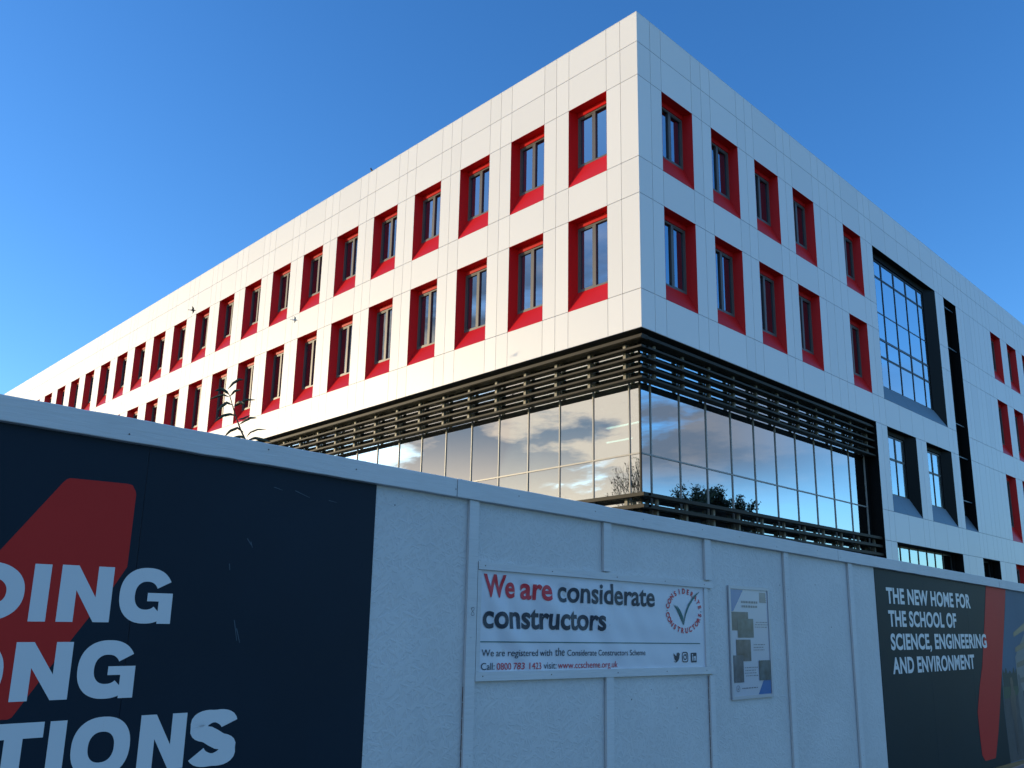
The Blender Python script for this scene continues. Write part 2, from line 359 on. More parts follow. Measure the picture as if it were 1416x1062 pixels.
# windows --------------------------------------------------------
def window_meshes(T, wd, h, rise, red=True):
    """local frame: s 0..wd (0 is nearest the corner), z 0..h, opening face at d=0; the sides are splayed inwards"""
    D = .33; IN = .12; a0, a1 = IN, wd-IN
    def prism(P, Q):
        mb = MB(); mb.v = P+Q
        mb.f = [(0, 1, 2, 3), (7, 6, 5, 4), (0, 4, 5, 1), (1, 5, 6, 2), (2, 6, 7, 3), (3, 7, 4, 0)]; mb.m = [0]*6; return mb
    M_ = RED if red else BLACKMET
    jn = prism([T(-.003, -.003, 0), T(a0, D, 0), T(a0, D, h), T(-.003, -.003, h)], [T(-.006, .05, 0), T(a0-.02, D, 0), T(a0-.02, D, h), T(-.006, .05, h)]).mesh('jamb', M_)
    jf = prism([T(wd+.003, -.003, 0), T(a1, D, 0), T(a1, D, h), T(wd+.003, -.003, h)], [T(wd+.006, .05, 0), T(a1+.02, D, 0), T(a1+.02, D, h), T(wd+.006, .05, h)]).mesh('jamb', M_)
    lt = MB(); lt.box(T, -.002, wd+.002, -.0025, D, h-.006, h+.004); lm = lt.mesh('lintel', M_)
    sm = prism([T(-.002, -.004, 0), T(wd+.002, -.004, 0), T(a1+.005, D-.003, rise), T(a0-.005, D-.003, rise)], [T(-.002, -.004, -.01), T(wd+.002, -.004, -.01), T(a1+.005, D-.003, rise-.02), T(a0-.005, D-.003, rise-.02)]).mesh('sill', M_)
    hd = MB(); hd.box(T, a0-.004, a1+.004, D-.035, D+.02, h-.182, h-.0065); hm = hd.mesh('head', M_)
    fr = MB(); d0, d1 = D-.005, D+.085; z0, z1 = rise+.001, h-.184
    ms = (a0+a1)/2
    fr.box(T, a0, a0+.065, d0, d1, z0, z1); fr.box(T, a1-.065, a1, d0, d1, z0, z1)
    fr.box(T, a0+.065, a1-.065, d0, d1, z0, z0+.06); fr.box(T, a0+.065, a1-.065, d0, d1, z1-.06, z1)
    fr.box(T, ms-.065, ms+.055, d0-.003, d1, z0+.06, z1-.06)
    a, b = ms+.055, a1-.065
    fr.box(T, a, a+.035, d0+.012, d1, z0+.06, z1-.06); fr.box(T, b-.035, b, d0+.012, d1, z0+.06, z1-.06)
    fr.box(T, a+.035, b-.035, d0+.012, d1, z0+.06, z0+.095); fr.box(T, a+.035, b-.035, d0+.012, d1, z1-.095, z1-.06)
    fm = fr.mesh('frame', FRAME)
    p1 = MB(); p1.box(T, a0+.065, ms-.065, d1-.035, d1-.025, z0+.06, z1-.06); p2 = MB(); p2.box(T, a+.035, b-.035, d1-.035, d1-.025, z0+.095, z1-.095)
    bd = MB(); bd.box(T, a0-.02, a1+.02, D+.16, D+.17, rise-.02, h-.02)
    return dict(jambs=[jn, jf], lintel=lm, sill=sm, blind_box=hm, frame=fm, panes=[p1.mesh('pane', WGLASS), p2.mesh('pane', WGLASS)])
def place_window(T, s, z, ms_, detail=True):
    loc = T(s, 0, z)
    wo = link('window', ms_['frame'], BW, loc)
    for j in ms_['jambs']: link('jamb', j, wo, loc)
    link('lintel', ms_['lintel'], wo, loc); link('sill', ms_['sill'], wo, loc); link('blind_box', ms_['blind_box'], wo, loc)
    for p in ms_['panes']: link('pane', p, wo, loc)
m1 = window_meshes(TL, WR-WL, R1T-R1B, .78); m2 = window_meshes(TL, WR-WL, R2T-R2B, .69); m3 = window_meshes(TL, WR-WL, ZB-R3B, .86)
for k in range(NL):
    place_window(TL, WL+k*MOD, R1B, m1); place_window(TL, WL+k*MOD, R2B, m2)
    if WL+k*MOD > CURT_L: place_window(TL, WL+k*MOD, R3B, m3)
r1 = window_meshes(TR, 1.665, R1T-R1B, .78); r2 = window_meshes(TR, 1.665, R2T-R2B, .69)
for a, b in winR[:4]: place_window(TR, a, R1B, r1); place_window(TR, a, R2B, r2)
q1 = window_meshes(TR, 1.64, R1T-R1B, .78); q2 = window_meshes(TR, 1.64, R2T-R2B, .69)
place_window(TR, winR[4][0], R1B, q1); place_window(TR, winR[4][0], R2B, q2)
f1 = window_meshes(TR, 1.68, R1T-R1B, .78); f2 = window_meshes(TR, 1.68, R2T-R2B, .69); f3 = window_meshes(TR, 1.68, ZB-R3B, .86); f4 = window_meshes(TR, 1.68, R4T-2.2, .7)
for a in farR: place_window(TR, a, R1B, f1); place_window(TR, a, R2B, f2); place_window(TR, a, R3B, f3); place_window(TR, a, 2.2, f4)

def glazed_opening(name, o, rise, mulls, trans, D=.5, sash=(), sillseams=(), splay=0, head=.01):
    """dark lined opening: frame grid with panes, splayed metal sill"""
    s0, s1, z0, z1 = o; T = TR; mb = MB()
    e = .004
    mb.box(T, s0-e, s0+e, 0, D, z0, z1); mb.box(T, s0+e, s1-e, 0, D, z1-.006, z1)
    sf = s1-splay
    if splay:        # far side raked back towards the glass, and a lining board over the head
        i = len(mb.v); mb.v += [T(s1+e, -.002, z0), T(sf, D, z0), T(sf, D, z1-.007), T(s1+e, -.002, z1-.007), T(s1+e, .12, z0), T(sf, D+.09, z0), T(sf, D+.09, z1-.007), T(s1+e, .12, z1-.007)]
        for f in ((0, 1, 2, 3), (7, 6, 5, 4), (0, 4, 5, 1), (1, 5, 6, 2), (2, 6, 7, 3), (3, 7, 4, 0)): mb.f.append(tuple(i+k for k in f)); mb.m.append(0)
        mb.box(T, s0+e, sf, D-.02, D+.09, z1-head, z1-.007)
    else:
        mb.box(T, s1-e, s1+e, 0, D, z0, z1); mb.box(T, s1-.26, s1-e, D-.04, D-.003, z0+rise, z1-.006); sf = s1-.27
    w_ = link(name, mb.mesh('lining', BLACKMET), BW)
    if rise > 0:
        edges = [s0+e]+list(sillseams)+[s1-e]
        for a, b in zip(edges[:-1], edges[1:]):
            si = MB(); k_ = lambda q: s0+(q-s0)*(sf-s0)/(s1-s0) if splay else q
            P = [T(a+.004, -.004, z0), T(b-.004, -.004, z0), T(k_(b-.004), D-.004, z0+rise), T(k_(a+.004), D-.004, z0+rise)]
            Q = [T(a+.004, .02, z0-.01), T(b-.004, .02, z0-.01), T(k_(b-.004), D-.003, z0+rise-.03), T(k_(a+.004), D-.003, z0+rise-.03)]
            si.v += P+Q
            for f in ((0, 1, 2, 3), (7, 6, 5, 4), (0, 4, 5, 1), (1, 5, 6, 2), (2, 6, 7, 3), (3, 7, 4, 0)): si.f.append(f); si.m.append(0)
            link('sill', si.mesh('sill', ZINC), w_)
    fr = MB(); fd0, fd1 = D+.045, D+.085; zb = z0+rise+.002; zt = z1-head-.001; xs = [s0+e]+list(mulls)+[sf]; zs = [zt]+list(trans)+[zb]
    hw = .02
    for x in mulls: fr.box(T, x-hw, x+hw, fd0-.02, fd1, zb, zt)
    fr.box(T, s0+e, s0+.06, fd0, fd1, zb, zt); fr.box(T, sf-.03, sf-.001, fd0-.01, fd1, zb, zt)
    for z in trans: 
        for a, b in zip(xs[:-1], xs[1:]): fr.box(T, a+hw, b-hw, fd0, fd1, z-.028, z+.028)
    for a, b in zip(xs[:-1], xs[1:]):
        fr.box(T, a+hw, b-hw, fd0, fd1, zt-.10, zt); fr.box(T, a+hw, b-hw, fd0, fd1, zb, zb+.06)
    for ri in sash:      # rows of opening lights carry a second frame
        a1, a0 = zs[ri]-.03, zs[ri+1]+.03
        for a, b in zip(xs[:-1], xs[1:]):
            p, q = a+hw, b-hw
            if q-p < .3: continue
            fr.box(T, p, p+.045, fd0-.012, fd1, a0, a1); fr.box(T, q-.045, q, fd0-.012, fd1, a0, a1)
            fr.box(T, p+.045, q-.045, fd0-.012, fd1, a0, a0+.045); fr.box(T, p+.045, q-.045, fd0-.012, fd1, a1-.05, a1)
    link('frame', fr.mesh('grid', DFRAME), w_)
    for a, b in zip(xs[:-1], xs[1:]):
        for zc, zd in zip(zs[:-1], zs[1:]):
            p = MB(); p.box(T, a+.02, b-.02, fd1-.03, fd1-.02, zd+.01, zc-.01); link('pane', p.mesh('pane', WGLASS2), w_)
    return w_
WGLASS2 = glassmat('blue_reflective_glass', .55, (.35, .5, .5), .0008, (.80, .93, 1.0))
glazed_opening('tall_window', BIG, .74, [16.77, 18.16, 19.52, 20.90, 22.28], [17.35, 15.66, 14.43, 13.54], D=.30, sash=(0, 3), sillseams=(18.06, 19.4, 20.72, 22.25), splay=.82, head=.26)
glazed_opening('dark_framed_window', WA, .82, [18.13], [8.95], D=.30, sash=(0,), sillseams=(18.1,), splay=.60, head=.2)
glazed_opening('dark_framed_window', WB_, .82, [22.30], [8.95], D=.30, sash=(0,), sillseams=(22.4,), splay=.64, head=.2)
glazed_opening('strip_window', STRIP, 0, [17.1, 18.07, 19.04, 20.0, 20.97, 21.92, 22.85], [], D=.42)
glazed_opening('small_window', SMALL, 0, [27.9], [4.0], D=.42)
sl = glazed_opening('slot_window', SLOT, .85, [25.8], [18.0, 16.9, 15.96, 14.9, 13.9, 12.9, 11.95, 11.0, 10.26, 9.1, 8.05], D=.5)
for z in (18.15, 15.96, 11.95, 10.26, 8.05):
    mb = MB(); mb.box(TR, 24.96, 26.65, .16, .20, z-.02, z+.02); link('slot_rail', mb.mesh('rails', ZINC), sl)

# curtain wall ---------------------------------------------------
GD = .50
ML = [.5-.0]+[.911+1.4085*k for k in range(0, 18)]; ML = [m for m in ML if m < CURT_L-.3]
MR = [1.01+1.4265*k for k in range(0, 11)]
ZR = [.15, 3.35, 6.67, ZB-.02]
CW = BW
def cw_side(T, mulls, end):
    xs = [.512]+[m for m in mulls if m > .6]+[end-.02]
    for m in mulls:
        if m < .6: continue
        b = MB(); b.box(T, m-.018, m+.018, GD-.010, GD+.06, .1, ZB-.01); link('mullion', b.mesh('mullion', MULL), CW)
    for z in ZR[1:-1]:
        b = MB()
        b.box(T, xs[0], xs[-1], GD-.006, GD+.058, z-.022, z+.022)
        link('transom', b.mesh('transom', MULL), CW)
    for a, c in zip(xs[:-1], xs[1:]):
        for z0, z1 in zip(ZR[:-1], ZR[1:]):
            b = MB(); b.box(T, a+.008, c-.008, GD+.02, GD+.028, z0+.012, z1-.012); link('glass_pane', b.mesh('pane', GLASS), CW)
cw_side(TL, ML, CURT_L); cw_side(TR, MR, CURT_R)
b = MB(); b.box(ident, -.53, -.478, .478, .53, .1, ZB-.01); link('corner_post', b.mesh('post', DARKMET), BW)
for T, *bx in ((TR, CURT_R-.006, CURT_R+.009, .0, .6, .1, ZB), (TR, CURT_R-.26, CURT_R-.008, .46, .52, .1, ZB-.01), (TL, CURT_L-.012, CURT_L+.01, .0, .6, .1, ZB)):
    b = MB(); b.box(T, *bx); link('end_jamb', b.mesh('jamb', BLACKMET), BW)
UP = [9.72, 9.41, 9.10, 8.79]; LO = [5.40, 5.07, 4.74, 4.41, 4.08]
def blade(T, s0, s1, z, th, d0=.10, d1=.43):
    mb = MB(); n = 10; i0 = 0
    # flattened nose profile: (d, z)
    pr = [(d0, z-th*.44), (d0, z+th*.44), (d0+.006, z+th*.5), (d1, z+th*.5), (d1, z-th*.2), (d0+.08, z-th*.5), (d0+.008, z-th*.5)]
    a = [T(s0, d, q) for d, q in pr]; c = [T(s1, d, q) for d, q in pr]
    k = len(pr); mb.v = [tuple(p) for p in a+c]
    for i in range(k): mb.f.append((i, (i+1) % k, k+(i+1) % k, k+i)); mb.m.append(0)
    mb.f.append(tuple(range(k))); mb.f.append(tuple(range(2*k-1, k-1, -1))); mb.m += [0, 0]
    return mb
for T, st, en in ((TL, .10, CURT_L-.02), (TR, .325, CURT_R-.01)):
    for z in UP: link('louvre_blade', blade(T, st, en, z, .066).mesh('blade', DARKMET), BW)
    for z in LO: link('louvre_blade', blade(T, st, en, z, .11).mesh('blade', DARKMET), BW)
    b = MB(); b.box(T, st, en, .13, .40, 9.96, 10.09); b.box(T, st, en, .09, .131, 9.975, 10.03); link('louvre_head', b.mesh('head', DARKMET), BW)
for T, ms_ in ((TL, [m for m in ML if m > .6]), (TR, MR)):
    for m in ms_:
        for za, zc in ((8.83, 9.955), (3.9, 5.40)):
            b = MB(); b.box(T, m-.05, m+.05, .31, .385, za, zc); b.box(T, m-.015, m+.015, .385, GD-.04, za+.2, zc-.2)
            link('louvre_bracket', b.mesh('bracket', ALU), BW)
# inside the glazed corner
for bx in ((-CURT_L+.1, -.9, .9, CURT_R+.2, 4.25, 4.55), (-CURT_L+.1, -.60, .60, CURT_R+.2, 8.86, ZB+.2)):
    b = MB(); b.box(ident, *bx); link('floor_slab', b.mesh('slab', INTD), BW)
INW = mat('inner_wall', (.13, .15, .15), .8)
for bx in ((-CURT_L+.1, -9, 8.6, 8.9, .01, 8.85), (-9.2, -9, 8.9, CURT_R+.2, .01, 8.85)):
    b = MB(); b.box(ident, *bx); link('inner_wall', b.mesh('inner', INW), BW)
for y in (2.45, 5.25, 8.1, 10.95, 13.8):
    b = MB(); b.box(ident, -1.55, -1.2, y-.12, y+.12, 4.56, 8.85); link('interior_column', b.mesh('column', INT), BW)
for x in (3.8, 9.4, 15.0, 20.6):
    b = MB(); b.box(ident, -x-.2, -x+.2, 2.2, 2.6, 4.56, 8.85); link('interior_column', b.mesh('column', INTD), BW)
LAMP = bpy.data.materials.new('lamp_tube'); LAMP.use_nodes = True
pb = LAMP.node_tree.nodes['Principled BSDF']; pb.inputs['Emission Color'].default_value = (.8, 1, .9, 1); pb.inputs['Emission Strength'].default_value = 2.0
for (x, y) in ((-1.6, 1.6), (-3.2, 3.2), (-2.4, 5.6)):
    b = MB(); b.box(ident, x-1.1, x+.2, y-.03, y+.03, 7.9, 7.94); link('ceiling_lamp', b.mesh('lamp', LAMP), BW)

# ------------------------------------------------------------------ hoarding
PH = R(1.5); DV = Vector((math.sin(PH), math.cos(PH), 0)); NA = Vector((-math.cos(PH), math.sin(PH), 0)); ORG = Vector((CAM.x, CAM.y, 0))+NA*4.23
def TF(t, d, z): return ORG+DV*t-NA*d+Vector((0, 0, z))     # d metres proud of the boards, towards the pavement
def ztop(t): return 2.58-.0215*(t-.84)
T0F, T1F = -6.0, 20.6
HB = thing('site_hoarding', 'white painted timber hoarding of board panels in front of the building', 'fence', tuple(TF(0, 0, 0)))
seamsF = [2.72-1.22*k for k in range(7, 0, -1)]+[2.72]+[3.425, 4.655, 5.865, 7.07, 8.285, 8.845]+[8.845+1.22*k for k in range(1, 10)]
LMUR, RMUR = (2.72-1.22*5, 2.72), (8.845, 8.845+1.22*6)
def slant(mb, T, a, b, d0, d1, zlo, zhi):
    i = len(mb.v); 
    for t in (a, b):
        for d in (d0, d1):
            for z in (zlo, zhi): mb.v.append(tuple(T(t, d, z(t) if callable(z) else z)))
    for f in ((0, 1, 3, 2), (4, 6, 7, 5), (0, 4, 5, 1), (2, 3, 7, 6), (0, 2, 6, 4), (1, 5, 7, 3)): mb.f.append(tuple(i+k for k in f)); mb.m.append(0)
for a, b in zip(seamsF[:-1], seamsF[1:]):
    vin = (LMUR[0]-.01 < a and b < LMUR[1]+.01) or (RMUR[0]-.01 < a and b < RMUR[1]+.01)
    if vin: continue
    mb = MB(); slant(mb, TF, a+.0015, b-.0015, -.018, random.uniform(-.0015, .001), .03, lambda t: ztop(t)-.03); link('board', mb.mesh('board', OSB), HB)
for (a, b) in ((-6.0, -.5), (-.5, 3.27), (3.274, 8.02), (8.024, 12.40), (12.41, 16.2), (16.204, T1F)):
    mb = MB(); n = max(2, int((b-a)/.11)); J = [(random.gauss(0, .0011), random.gauss(0, .0009), random.gauss(0, .0008)) for _ in range(n+1)]
    for i in range(n+1):
        t = a+.0015+(b-a-.003)*i/n; z = ztop(t); j = J[i]
        mb.v += [tuple(TF(t, d_, z_)) for d_, z_ in ((.003, z-.115+j[0]), (.035+j[2], z-.113+j[0]), (.0372+j[2], z-.110+j[0]), (.0372+j[2], z-.005+j[1]), (.034+j[2], z-.001+j[1]), (.003, z+j[1]))]
    for i in range(n):
        for k in range(6): q = i*6; mb.f.append((q+k, q+(k+1) % 6, q+6+(k+1) % 6, q+6+k)); mb.m.append(0)
    mb.f += [tuple(range(6)), tuple(range(n*6+5, n*6-1, -1))]; mb.m += [0, 0]; link('top_rail', mb.mesh('rail', TIMBER), HB)
mb = MB(); slant(mb, TF, T0F, T1F, -.06, .002, lambda t: ztop(t)-.09, lambda t: ztop(t)-.004); link('back_rail', mb.mesh('rail', TIMBER), HB)
for t, w_, zz_ in ((3.425, .074, (.03, None)), (4.655, .078, (2.035, None)), (4.672, .074, (.03, 1.318)), (5.87, .084, (2.03, None)), (5.876, .06, (.03, 1.287)), (7.07, .074, (.03, None)), (8.285, .078, (.03, None)), (17.4, .08, (.03, None)), (18.6, .08, (.03, None))):
    mb = MB(); hi = (lambda q: ztop(q)-.1165) if zz_[1] is None else zz_[1]
    slant(mb, TF, t-w_/2, t+w_/2, .002, .022, zz_[0], hi); link('batten', mb.mesh('batten', TIMBER), HB)
bz = lambda z: (lambda t: z-.0098*(t-3.47))
for z0, z1, a, b in ((1.988, 2.036, 3.468, 5.915), (1.322, 1.376, 3.464, 5.912)):
    mb = MB(); slant(mb, TF, a, b, .002, .026, bz(z0), bz(z1)); link('banner_rail', mb.mesh('rail', TIMBER), HB)
for a, b in ((3.468, 3.498), (5.805, 5.85)):
    mb = MB(); slant(mb, TF, a, b, .002, .020, bz(1.378), bz(1.986)); link('batten', mb.mesh('batten', TIMBER), HB)
for t in (-5, -2.6, -.2, 2.2, 4.6, 7.0, 9.4, 11.8, 14.2, 16.6, 19):
    mb = MB(); mb.box(TF, t-.05, t+.05, -.16, -.061, 0, 2.3); mb.tube(TF(t, -.11, 1.9), TF(t, -1.3, .05), .04, .04, 4); link('post', mb.mesh('post', TIMBER), HB)
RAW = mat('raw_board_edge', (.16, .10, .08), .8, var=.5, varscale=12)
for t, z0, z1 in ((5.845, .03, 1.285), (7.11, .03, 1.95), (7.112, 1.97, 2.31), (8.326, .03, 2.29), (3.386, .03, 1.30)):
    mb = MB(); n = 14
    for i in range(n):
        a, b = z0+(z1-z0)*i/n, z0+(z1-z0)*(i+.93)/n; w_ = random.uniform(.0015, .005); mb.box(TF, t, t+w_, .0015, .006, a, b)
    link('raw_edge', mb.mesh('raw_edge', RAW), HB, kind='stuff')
# screw heads
SCREW = mat('rusty_screw', (.05, .035, .03), .6)
mb = MB()
for t in [3.425]*5+[4.66]*4+[5.87]*5+[7.07]*5+[8.285]*5:
    p = TF(t+random.uniform(-.015, .015), .0222, random.uniform(.4, 2.3)); mb.tube(p, p-NA*.001, .004, .004, 8)
for t in (3.52, 4.1, 4.75, 5.3, 5.8):
    for z in (2.012, 1.35):
        p = TF(t, .0262, bz(z)(t)); c0 = len(mb.v)
        for k in range(8): q = 2*math.pi*k/8; mb.v.append(tuple(p+DV*math.cos(q)*.0045+Vector((0, 0, math.sin(q)*.0045))))
        mb.f.append(tuple(range(c0, c0+8))); mb.m.append(0)
for t in [x*.61+.2 for x in range(-8, 32)]:
    p = TF(t+random.uniform(-.1, .1), .0392, ztop(t)-random.uniform(.03, .09)); c0 = len(mb.v)
    for k in range(8): q = 2*math.pi*k/8; mb.v.append(tuple(p+DV*math.cos(q)*.004+Vector((0, 0, math.sin(q)*.004))))
    mb.f.append(tuple(range(c0, c0+8))); mb.m.append(0)
link('screw_heads', mb.mesh('screws', SCREW), HB, kind='stuff')

# flat print on the fence ---------------------------------------
def flat(mb, pts, d, T=TF):
    i = len(mb.v); mb.v += [tuple(T(p[0], d, p[1])) for p in pts]; mb.f.append(tuple(range(i, i+len(pts)))); mb.m.append(0)
def polyobj(name, pts, d, m, parent, **kw):
    mb = MB(); P = [tuple(TF(p[0], d, p[1])) for p in pts]; Q = [tuple(TF(p[0], d-.00015, p[1])) for p in pts]; n = len(pts)
    mb.v = P+Q; mb.f = [tuple(range(n)), tuple(range(2*n-1, n-1, -1))]+[(i, n+i, n+(i+1) % n, (i+1) % n) for i in range(n)]; mb.m = [0]*(n+2)
    me = mb.mesh(name, m)
    bm = bmesh.new(); bm.from_mesh(me); bmesh.ops.triangulate(bm, faces=bm.faces); bm.to_mesh(me); bm.free()
    return link(name, me, parent, **kw)
def text_raw(body, bold=0.0, space=1.0):
    cu = bpy.data.curves.new('t', 'FONT'); cu.body = body; cu.size = 1; cu.offset = bold; cu.space_character = space; cu.resolution_u = 5
    cu.fill_mode = 'FRONT'
    o = bpy.data.objects.new('t', cu); COL.objects.link(o)
    bpy.context.view_layer.update()
    me = bpy.data.meshes.new_from_object(o); bpy.data.objects.remove(o); bpy.data.curves.remove(cu)
    V = [(v.co.x, v.co.y) for v in me.vertices]; FF = [tuple(p.vertices) for p in me.polygons]; bpy.data.meshes.remove(me)
    return V, FF
def text_obj(name, body, t0, t1, zb, zc, d, m, parent, bold=.0, ref=None, slope=0, wave=None, space=1.0):
    """letters of baseline zb and reference-glyph height zc-zb, squeezed between t0 and t1"""
    V, FF = text_raw(body, bold, space)
    rv, _ = text_raw(ref or body[0], bold)
    y0 = min(p[1] for p in rv); y1 = max(p[1] for p in rv); x0 = min(p[0] for p in V); x1 = max(p[0] for p in V)
    sx = (t1-t0)/(x1-x0); sy = (zc-zb)/(y1-y0)
    bm = bmesh.new(); vs = [bm.verts.new((t0+(x-x0)*sx, zb+(y-y0)*sy, 0)) for x, y in V]
    for f in FF:
        try: bm.faces.new([vs[i] for i in f])
        except ValueError: pass
    if wave:
        bmesh.ops.triangulate(bm, faces=bm.faces)
        for _ in range(5):
            E = [e for e in bm.edges if e.calc_length() > .035]
            if not E: break
            bmesh.ops.subdivide_edges(bm, edges=E, cuts=1); bmesh.ops.triangulate(bm, faces=[f for f in bm.faces if len(f.verts) > 3])
    for v in bm.verts:
        t, z = v.co.x, v.co.y; z += slope*(t-t0)
        v.co = TF(t, d+(wave(t, z) if wave else 0), z)
    me = bpy.data.meshes.new(name); bm.to_mesh(me); bm.free(); me.materials.append(m)
    return link(name, me, parent)

# left mural
LM = thing('mural_hoarding', 'navy graphic panel with a red shape and big white capital letters at left', 'signboard', tuple(TF(0, 0, 0)))
for k in range(5):
    a, b = LMUR[0]+k*1.22, LMUR[0]+(k+1)*1.22
    sh = -.008 if k == 4 else 0
    mb = MB(); slant(mb, TF, a+.001 + (-.03 if k == 4 else 0), b-.001+(-.03 if k == 3 else 0), -.018, .0045+.0002*k, .03, lambda t: ztop(t)-.03); link('board', mb.mesh('board', VINYL), LM)
D1 = .0058
polyobj('red_shape', [(1.138, 2.255), (1.15, 2.262), (1.39, 2.266), (1.412, 2.262), (1.428, 2.236), (1.432, 2.22), (1.430, 1.89), (1.384, 1.803), (1.239, 1.571), (1.054, 1.262), (1.04, 1.255), (.60, 1.25), (.585, 1.265), (.585, 1.40), (.60, 1.43), (.9, 1.89), (1.125, 2.24)], D1, VRED, LM)
def arcpts(cx, cz, rx, rz, a0, a1, n=26, p=2.35):
    o = []
    for i in range(n+1):
        a = R(a0+(a1-a0)*i/n); c, s = math.cos(a), math.sin(a)
        o.append((cx+rx*math.copysign(abs(c)**(2/p), c), cz+rz*math.copysign(abs(s)**(2/p), s)))
    return o
class Glyph:
    def __init__(s): s.P = []
    def poly(s, *p): s.P.append(list(p))
    def ring(s, outer, inner):
        for i in range(len(outer)-1): s.P.append([outer[i], outer[i+1], inner[i+1], inner[i]])
def glyph(ch, x, z, W, H, th, tv):
    """heavy grotesque capital; th = upright stroke, tv = level stroke; non overlapping pieces"""
    g = Glyph(); B = lambda a, b, c, d: g.poly((x+a, z+c), (x+b, z+c), (x+b, z+d), (x+a, z+d))
    if ch == 'I': B(0, W, 0, H)
    elif ch == 'T': B(0, W, H-tv, H); B(W/2-th/2, W/2+th/2, 0, H-tv)
    elif ch == 'N':
        B(0, th, 0, H); B(W-th, W, 0, H)
        g.poly((x+th, z+H), (x+th, z+H*.56), (x+W-th, z), (x+W-th, z+H*.44))
    elif ch == 'O':
        c = (x+W/2, z+H/2); g.ring(arcpts(*c, W/2, H/2, 0, 360, 48, 2.3), arcpts(*c, W/2-th, H/2-tv, 0, 360, 48, 2.3))
    elif ch == 'D':
        mx_ = x+W*.42; cy = z+H/2
        B(0, th, 0, H); B(th, W*.42, 0, tv); B(th, W*.42, H-tv, H)
        g.ring(arcpts(mx_, cy, W*.58, H/2, -90, 90, 28, 2.2), arcpts(mx_, cy, W*.58-th, H/2-tv, -90, 90, 28, 2.2))
    elif ch == 'G':
        c = (x+W/2, z+H/2); o_ = arcpts(*c, W/2, H/2, 28, 312, 44, 2.3); i_ = arcpts(*c, W/2-th, H/2-tv, 28, 312, 44, 2.3)
        g.ring(o_, i_)
        B(W*.52, W, H*.40, H*.55); B(W-th*.92, W, 0, H*.40)
    elif ch == 'S':
        th, tv = th*.98, tv*.86
        k = [(.5+.35*math.cos(R(a)), .715+.165*math.sin(R(a))) for a in range(8, 251, 11)]+[(.5+.36*math.cos(R(a)), .285+.165*math.sin(R(a))) for a in range(68, -173, -11)]
        pts = []
        for i in range(len(k)-1):
            if i == 22: pts += [k[i], ((k[i][0]+k[i+1][0])/2, (k[i][1]+k[i+1][1])/2)]
            else: pts.append(k[i])
        pts.append(k[-1]); pts = [(x+a*W, z+b*H) for a, b in pts]; Lf, Rt = [], []
        for i, p in enumerate(pts):
            a = pts[max(i-1, 0)]; b = pts[min(i+1, len(pts)-1)]; dx, dz = b[0]-a[0], b[1]-a[1]; l = math.hypot(dx, dz); nx, nz = -dz/l, dx/l
            wq = (tv*abs(nz)+th*abs(nx))*.5
            Lf.append((p[0]+nx*wq, p[1]+nz*wq)); Rt.append((p[0]-nx*wq, p[1]-nz*wq))
        g.ring(Lf, Rt)
    return g
def word(parent, spec, z, H, th, tv):
    for ch, a, b, gz, gh in spec:
        mb = MB(); g_ = glyph(ch, a, z+gz, b-a, gh, th, tv)
        for k, P in enumerate(g_.P): flat(mb, P, D1+.0004+.00002*(k % 12))
        me = mb.mesh('letter', VWHITE, recalc=False)
        link('letter', me, parent)
word(LM, [('D', .80, 1.036, 0, .239), ('I', 1.062, 1.127, 0, .239), ('N', 1.167, 1.379, 0, .241), ('G', 1.411, 1.645, -.004, .250)], 1.644, .24, .066, .062)
word(LM, [('O', .775, 1.000, -.004, .245), ('N', 1.034, 1.250, 0, .237), ('G', 1.277, 1.514, -.004, .248)], 1.323, .24, .066, .062)
word(LM, [('T', .965, 1.178, 0, .238), ('I', 1.20, 1.264, 0, .238), ('O', 1.290, 1.527, -.006, .250), ('N', 1.564, 1.768, .0, .240), ('S', 1.792, 2.006, -.008, .256)], 1.000, .24, .066, .062)
SCUFF = mat('pale_scuff', (.03, .06, .09), .6)
mb = MB()
for (t, z, l, a_) in ((1.98, 2.06, .05, -.9), (2.0, 2.045, .03, -1.2), (1.90, 1.93, .03, -1.4), (2.22, 2.33, .09, -.3), (2.1, 2.335, .05, -.2), (1.95, 1.66, .10, -1.35), (1.965, 1.62, .07, -1.25), (2.42, 2.30, .05, -.1)):
    dx, dz = math.cos(a_)*l, math.sin(a_)*l; flat(mb, [(t, z), (t+dx, z+dz), (t+dx+.003, z+dz+.001), (t+.004, z+.003)], D1+.0003)
link('scuff_marks', mb.mesh('scuffs', SCUFF), LM)

# right mural
RM = thing('mural_hoarding', 'dark green mural reading the new home for the school, with red bar and picture', 'signboard', tuple(TF(10, 0, 0)))
for k in range(6):
    a, b = RMUR[0]+k*1.22, RMUR[0]+(k+1)*1.22
    mb = MB(); slant(mb, TF, a+.001, b-.001, -.018, .0045, .03, lambda t: ztop(t)-.03); link('board', mb.mesh('board', VINYLG), RM)
D2 = .0048
SKYP = mat('print_sky', (.045, .09, .15), .6, var=.3, varscale=1.2); TREEP = mat('print_trees', (.010, .022, .016), .6, var=.5, varscale=9); GRSP = mat('print_grass', (.03, .055, .025), .6, var=.3, varscale=5)
PAVP = mat('print_paving', (.04, .04, .045), .6, var=.5, varscale=14); BLDP = mat('print_building', (.17, .165, .155), .6, var=.15, varscale=4); WINP = mat('print_windows', (.03, .04, .05), .36); PERP = mat('print_people', (.02, .022, .03), .36, var=.5, varscale=8)
pic = [(12.735, 2.275), (12.62, 1.95), (12.25, 1.16), (12.20, .70), (12.23, .03), (16.1, .03), (16.1, 2.20)]
PR = polyobj('picture', pic, D2, SKYP, RM)
def cl(poly): return poly
